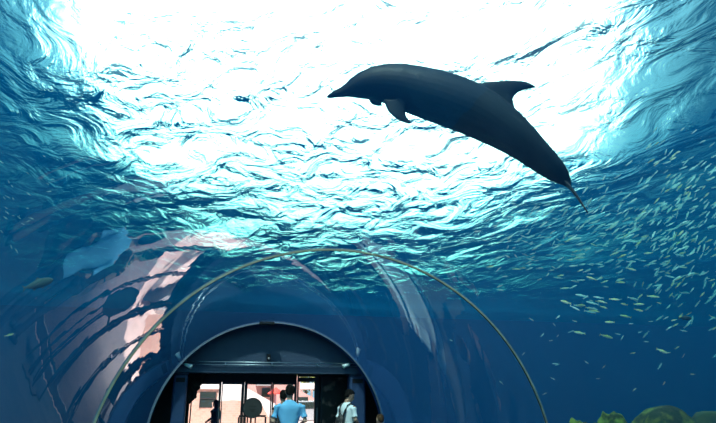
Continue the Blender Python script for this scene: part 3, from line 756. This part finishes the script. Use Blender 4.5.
# ------------------------------------------------------------------ people
def make_person(loc, H, face, shirt, hair='hair', pants='trousers', head_turn=0.0, nod=0.0, sleeves='short', arms='down', hairlen='short', label='', skirt=False, sw=1.0):
    k = H/1.75; root = empty('person', loc, face); tag(root, label, 'person')
    V = lambda x, y, z: Vector((x*k, y*k, z*k))
    # joints, facing +Y
    if arms == 'down':
        AR = {s: [(s*.190*sw,0,1.385),(s*.235*sw,-.03,1.13),(s*.225*sw,.10,.90)] for s in (-1,1)}
    elif arms == 'front':   # elbows bent, hands held in front of the waist
        AR = {s: [(s*.190*sw,0,1.385),(s*.25*sw,-.04,1.13),(s*.16*sw,.20,1.04)] for s in (-1,1)}
    elif arms == 'strap':
        AR = {-1: [(-.190*sw,0,1.385),(-.245*sw,-.03,1.13),(-.20*sw,.14,.93)], 1: [(.190*sw,0,1.385),(.245*sw,0,1.14),(.21*sw,.17,1.0)]}
    bm = bmesh.new()
    ellrings(bm, [(0,0,.80*k,.10*k,.08*k),(0,0,.86*k,.155*k,.105*k),(0,0,.95*k,.158*k,.108*k),(0,0,1.06*k,.135*k,.092*k),(0,.005,1.20*k,.15*k*sw,.10*k),(0,.005,1.33*k,.168*k*sw,.105*k),(0,0,1.39*k,.16*k*sw,.09*k),(0,0,1.44*k,.105*k,.07*k),(0,0,1.49*k,.058*k,.056*k),(0,.01,1.55*k,.052*k,.054*k)], 24)
    for s in (-1, 1):
        tube(bm, [V(*p) for p in [(s*.13*sw,0,1.375)]+AR[s]], [.060*k,.052*k,.040*k,.027*k], 12)
        w = V(*AR[s][2]); e_ = V(*AR[s][1]); d = (w-e_).normalized()
        side = Vector((0,1,0)).cross(d); side = side.normalized() if side.length > .01 else Vector((1,0,0))
        fwd = d.cross(side).normalized()   # palm width direction
        pc = w+d*.055*k
        tube(bm, [w+d*.01*k, w+d*.085*k], [.026*k,.036*k], 10, up=side, flat=.45)
        for i, (off, L) in enumerate(((-.030,.068),(-.010,.078),(.010,.074),(.029,.058))):
            b0 = w+d*.085*k+fwd*off*k; inn = -side*s*0+(Vector((0,0,-1)) if arms != 'down' else -side*s)
            tube(bm, [b0, b0+d*L*.45*k+inn*.006*k, b0+d*L*.8*k+inn*.022*k, b0+d*L*.95*k+inn*.036*k], [.0092*k,.0088*k,.008*k,.0072*k], 8)
        b0 = w+d*.03*k-fwd*.028*k*(1)
        tube(bm, [b0, b0+d*.03*k-fwd*.022*k, b0+d*.058*k-fwd*.028*k], [.012*k,.010*k,.008*k], 8)
        tube(bm, [V(s*.085,0,.88),V(s*.095,.01,.48),V(s*.10,-.02,.09)], [.088*k,.056*k,.038*k], 14)
        tube(bm, [V(s*.10,-.04,.05),V(s*.105,.05,.045),V(s*.11,.14,.03)], [.036*k,.038*k,.026*k], 10)
    # head
    hm = Matrix.Translation(V(0,.01,1.53)) @ Matrix.Rotation(head_turn, 4, 'Z') @ Matrix.Rotation(-nod, 4, 'X')
    hb = bmesh.new()
    ellrings(hb, [(0,.035,-.005,.030,.040),(0,.035,.010,.048,.062),(0,.028,.035,.060,.078),(0,.018,.075,.070,.090),(0,.008,.115,.076,.097),(0,0,.155,.076,.098),(0,-.004,.19,.066,.086),(0,-.006,.213,.044,.058),(0,-.006,.222,.016,.022)], 24)
    tube(hb, [(0,.100,.115),(0,.114,.080)], [.008,.013], 8)            # nose
    tube(hb, [(-.022,.096,.045),(.022,.096,.045)], [.006,.006], 8)    # lips
    for s in (-1, 1):
        tube(hb, [(s*.076,-.002,.118),(s*.080,-.006,.098),(s*.074,.004,.075)], [.013,.014,.009], 8, flat=.6)
        tube(hb, [(s*.018,.093,.128),(s*.045,.083,.128)], [.008,.007], 8)  # brow
    for v in hb.verts: v.co = hm @ (v.co*k)
    tmp = bpy.data.meshes.new('t'); hb.to_mesh(tmp); hb.free(); bm.from_mesh(tmp); bpy.data.meshes.remove(tmp)
    body = link('body', bm, M['skin'], root); remeshed(body, .008*k, 3)
    bm = bmesh.new()
    for s in (-1, 1):
        vs_ = ball(bm, (0,0,0), .0095*k, 2)
        for v in vs_: v.co = hm @ (v.co+Vector((s*.031,.089,.110))*k)
    link('eyes', bm, M['eye'], root, True)
    # hair: a cap that leaves the face free
    bm = bmesh.new()
    sp = [(0,-.012,.222,.05,.065),(0,-.010,.236,.03,.035)]
    lo = .045 if hairlen == 'short' else -.22
    spec = [(0,-.060 if lo > 0 else -.065,lo,.045 if lo > 0 else .075,.035),(0,-.042,.075,.074,.060),(0,-.030,.115,.086,.074),(0,-.016,.155,.087,.088),(0,-.008,.19,.080,.098),(0,-.008,.216,.062,.078),(0,-.008,.230,.044,.056),(0,-.008,.241,.018,.024)]
    ellrings(bm, spec, 24)
    for v in bm.verts: v.co = hm @ (v.co*k)
    hr = link('hair', bm, M[hair], root); remeshed(hr, .010*k, 4)
    for v in hr.data.vertices:
        v.co += v.normal*(.004*mnoise.noise(v.co*70))
    # shirt
    bm = bmesh.new()
    ellrings(bm, [(0,0,.90*k,.178*k,.128*k),(0,0,.98*k,.172*k,.125*k),(0,0,1.08*k,.160*k,.115*k),(0,.005,1.20*k,.172*k*sw,.120*k),(0,.005,1.33*k,.188*k*sw,.124*k),(0,0,1.395*k,.175*k*sw,.108*k),(0,0,1.435*k,.135*k,.092*k),(0,0,1.475*k,.082*k,.074*k),(0,0,1.495*k,.064*k,.064*k)], 28)
    for s in (-1, 1):
        P = [V(*p) for p in AR[s]]
        if sleeves == 'short': tube(bm, [V(s*.135*sw,0,1.375), P[0].lerp(P[1], .12), P[0].lerp(P[1], .78)], [.070*k,.066*k,.062*k], 14, rounded=False)
        else: tube(bm, [V(s*.135*sw,0,1.375), P[0].lerp(P[1], .12), P[1], P[1].lerp(P[2], .92)], [.070*k,.066*k,.054*k,.042*k], 14, rounded=False)
    sh = link('shirt', bm, M[shirt], root); remeshed(sh, .011*k, 4)
    for v in sh.data.vertices:
        v.co += v.normal*(.010*mnoise.noise(v.co*Vector((9,9,5))+Vector((face,0,0))))
    bm = bmesh.new()
    if skirt:
        ellrings(bm, [(0,0,.45*k,.24*k,.19*k),(0,0,.7*k,.20*k,.15*k),(0,0,.94*k,.168*k,.12*k),(0,0,1.0*k,.15*k,.105*k)], 28)
    else:
        ellrings(bm, [(0,0,.80*k,.12*k,.10*k),(0,0,.86*k,.170*k,.120*k),(0,0,.95*k,.168*k,.118*k),(0,0,1.0*k,.15*k,.105*k)], 24)
        for s in (-1, 1):
            tube(bm, [V(s*.085,0,.88),V(s*.095,.01,.48),V(s*.10,-.02,.07)], [.098*k,.074*k,.062*k], 14, rounded=False)
    link_ = link('skirt' if skirt else 'trousers', bm, M[pants], root); remeshed(link_, .012*k, 3)
    for s in (-1, 1):
        bm = bmesh.new(); tube(bm, [V(s*.10,-.05,.045),V(s*.105,.05,.042),V(s*.11,.155,.036)], [.044*k,.046*k,.034*k], 12)
        for v in bm.verts: v.co.z = max(v.co.z, 0.0)
        link('shoe', bm, M['shoe'], root, True)
    return root
def ground(px, Y): q = aty(px, 395, Y); return (q.x, q.y, 0)
def htop(py, Y, px): return aty(px, py, Y).z
# person in the blue shirt
PB = (290, 11.2)
make_person(ground(*PB), htop(385.2, PB[1], 290), -YAW*.3, 'blueshirt', arms='front', sw=1.16, label='person seen from behind in a bright blue short-sleeved shirt facing the doors')
PC = (283.5, 12.9)
pc_ = make_person(ground(*PC), htop(390.6, PC[1], 283), .15, 'darkcloth', sleeves='short', arms='down', label='dark-haired person with a pale striped collar, mostly hidden before the blue shirt')
kk = htop(390.6, PC[1], 283)/1.75
bm = bmesh.new()
for z, r_ in ((1.475,.082),(1.445,.118)):
    tube(bm, [Vector((math.cos(a)*r_*1.02*kk, math.sin(a)*r_*.72*kk, z*kk)) for a in np.linspace(0, 2*PI, 25)], .009*kk, 6, rounded=False)
link('collar_stripe', bm, M['stripe'], pc_, True)
# person with the backpack
PW = (347, 12.4); HW = htop(389.6, PW[1], 350)
fw_ = -1.0
pw = make_person(ground(*PW), HW, fw_, 'white', pants='khaki', head_turn=-.55, nod=.45, arms='strap', sw=1.05, label='person in a white T-shirt looking down to the right beside the right blue column')
k = HW/1.75
bp_ = empty('backpack', pw.location, fw_); tag(bp_, 'black backpack worn by the person in the white T-shirt', 'backpack')
bm = bmesh.new(); ellrings(bm, [(0,-.205*k,.86*k,.09*k,.06*k),(0,-.21*k,.89*k,.12*k,.08*k),(0,-.21*k,1.03*k,.13*k,.085*k),(0,-.20*k,1.15*k,.112*k,.072*k),(0,-.18*k,1.23*k,.06*k,.042*k)], 20)
remeshed(link('bag', bm, M['blacknylon'], bp_), .012, 4)
bm = bmesh.new(); ellrings(bm, [(0,-.285*k,.90*k,.065*k,.03*k),(0,-.29*k,.93*k,.08*k,.035*k),(0,-.29*k,1.02*k,.08*k,.035*k),(0,-.28*k,1.05*k,.06*k,.02*k)], 16); link('front_pocket', bm, M['blacknylon'], bp_, True)
for s in (-1, 1):
    bm = bmesh.new(); tube(bm, [Vector(q)*k for q in ((s*.05,-.17,1.20),(s*.085,-.135,1.33),(s*.105,-.09,1.43),(s*.115,0,1.468),(s*.12,.09,1.42),(s*.125,.14,1.32),(s*.15,.13,1.18),(s*.185,.02,1.06),(s*.13,-.14,.95))], [.026*k]*9, 8, flat=.4)
    link('strap', bm, M['blacknylon'], bp_, True)
bm = bmesh.new(); tube(bm, [Vector(q)*k for q in ((-.03,-.18,1.23),(0,-.20,1.28),(.03,-.18,1.23))], .009*k, 8); link('grab_handle', bm, M['blacknylon'], bp_, True)
# child at the right edge of the exit
PK = (380, 10.6)
make_person(ground(*PK), htop(414.8, PK[1], 380), .5, 'darkcloth', hair='hairbrown', arms='down', label='brown-haired child at the lower right edge of the arched exit')
# silhouette outside
PS = (216.5, 19.5)
make_person(ground(*PS), htop(400.3, PS[1], 216), .9, 'darkcloth', hair='hair', pants='darkcloth', sleeves='long', arms='front', hairlen='long', skirt=True, label='dark silhouetted long-haired person standing outside the left doors')


scene.view_settings.view_transform = 'Standard'; scene.view_settings.look = 'None'
scene.view_settings.exposure = 0; scene.view_settings.gamma = 1
scene.cycles.max_bounces = 12; scene.cycles.transparent_max_bounces = 24; scene.cycles.transmission_bounces = 8
scene.cycles.use_denoising = True
scene.cycles.caustics_refractive = True; scene.cycles.caustics_reflective = True
scene.cycles.sample_clamp_indirect = 4
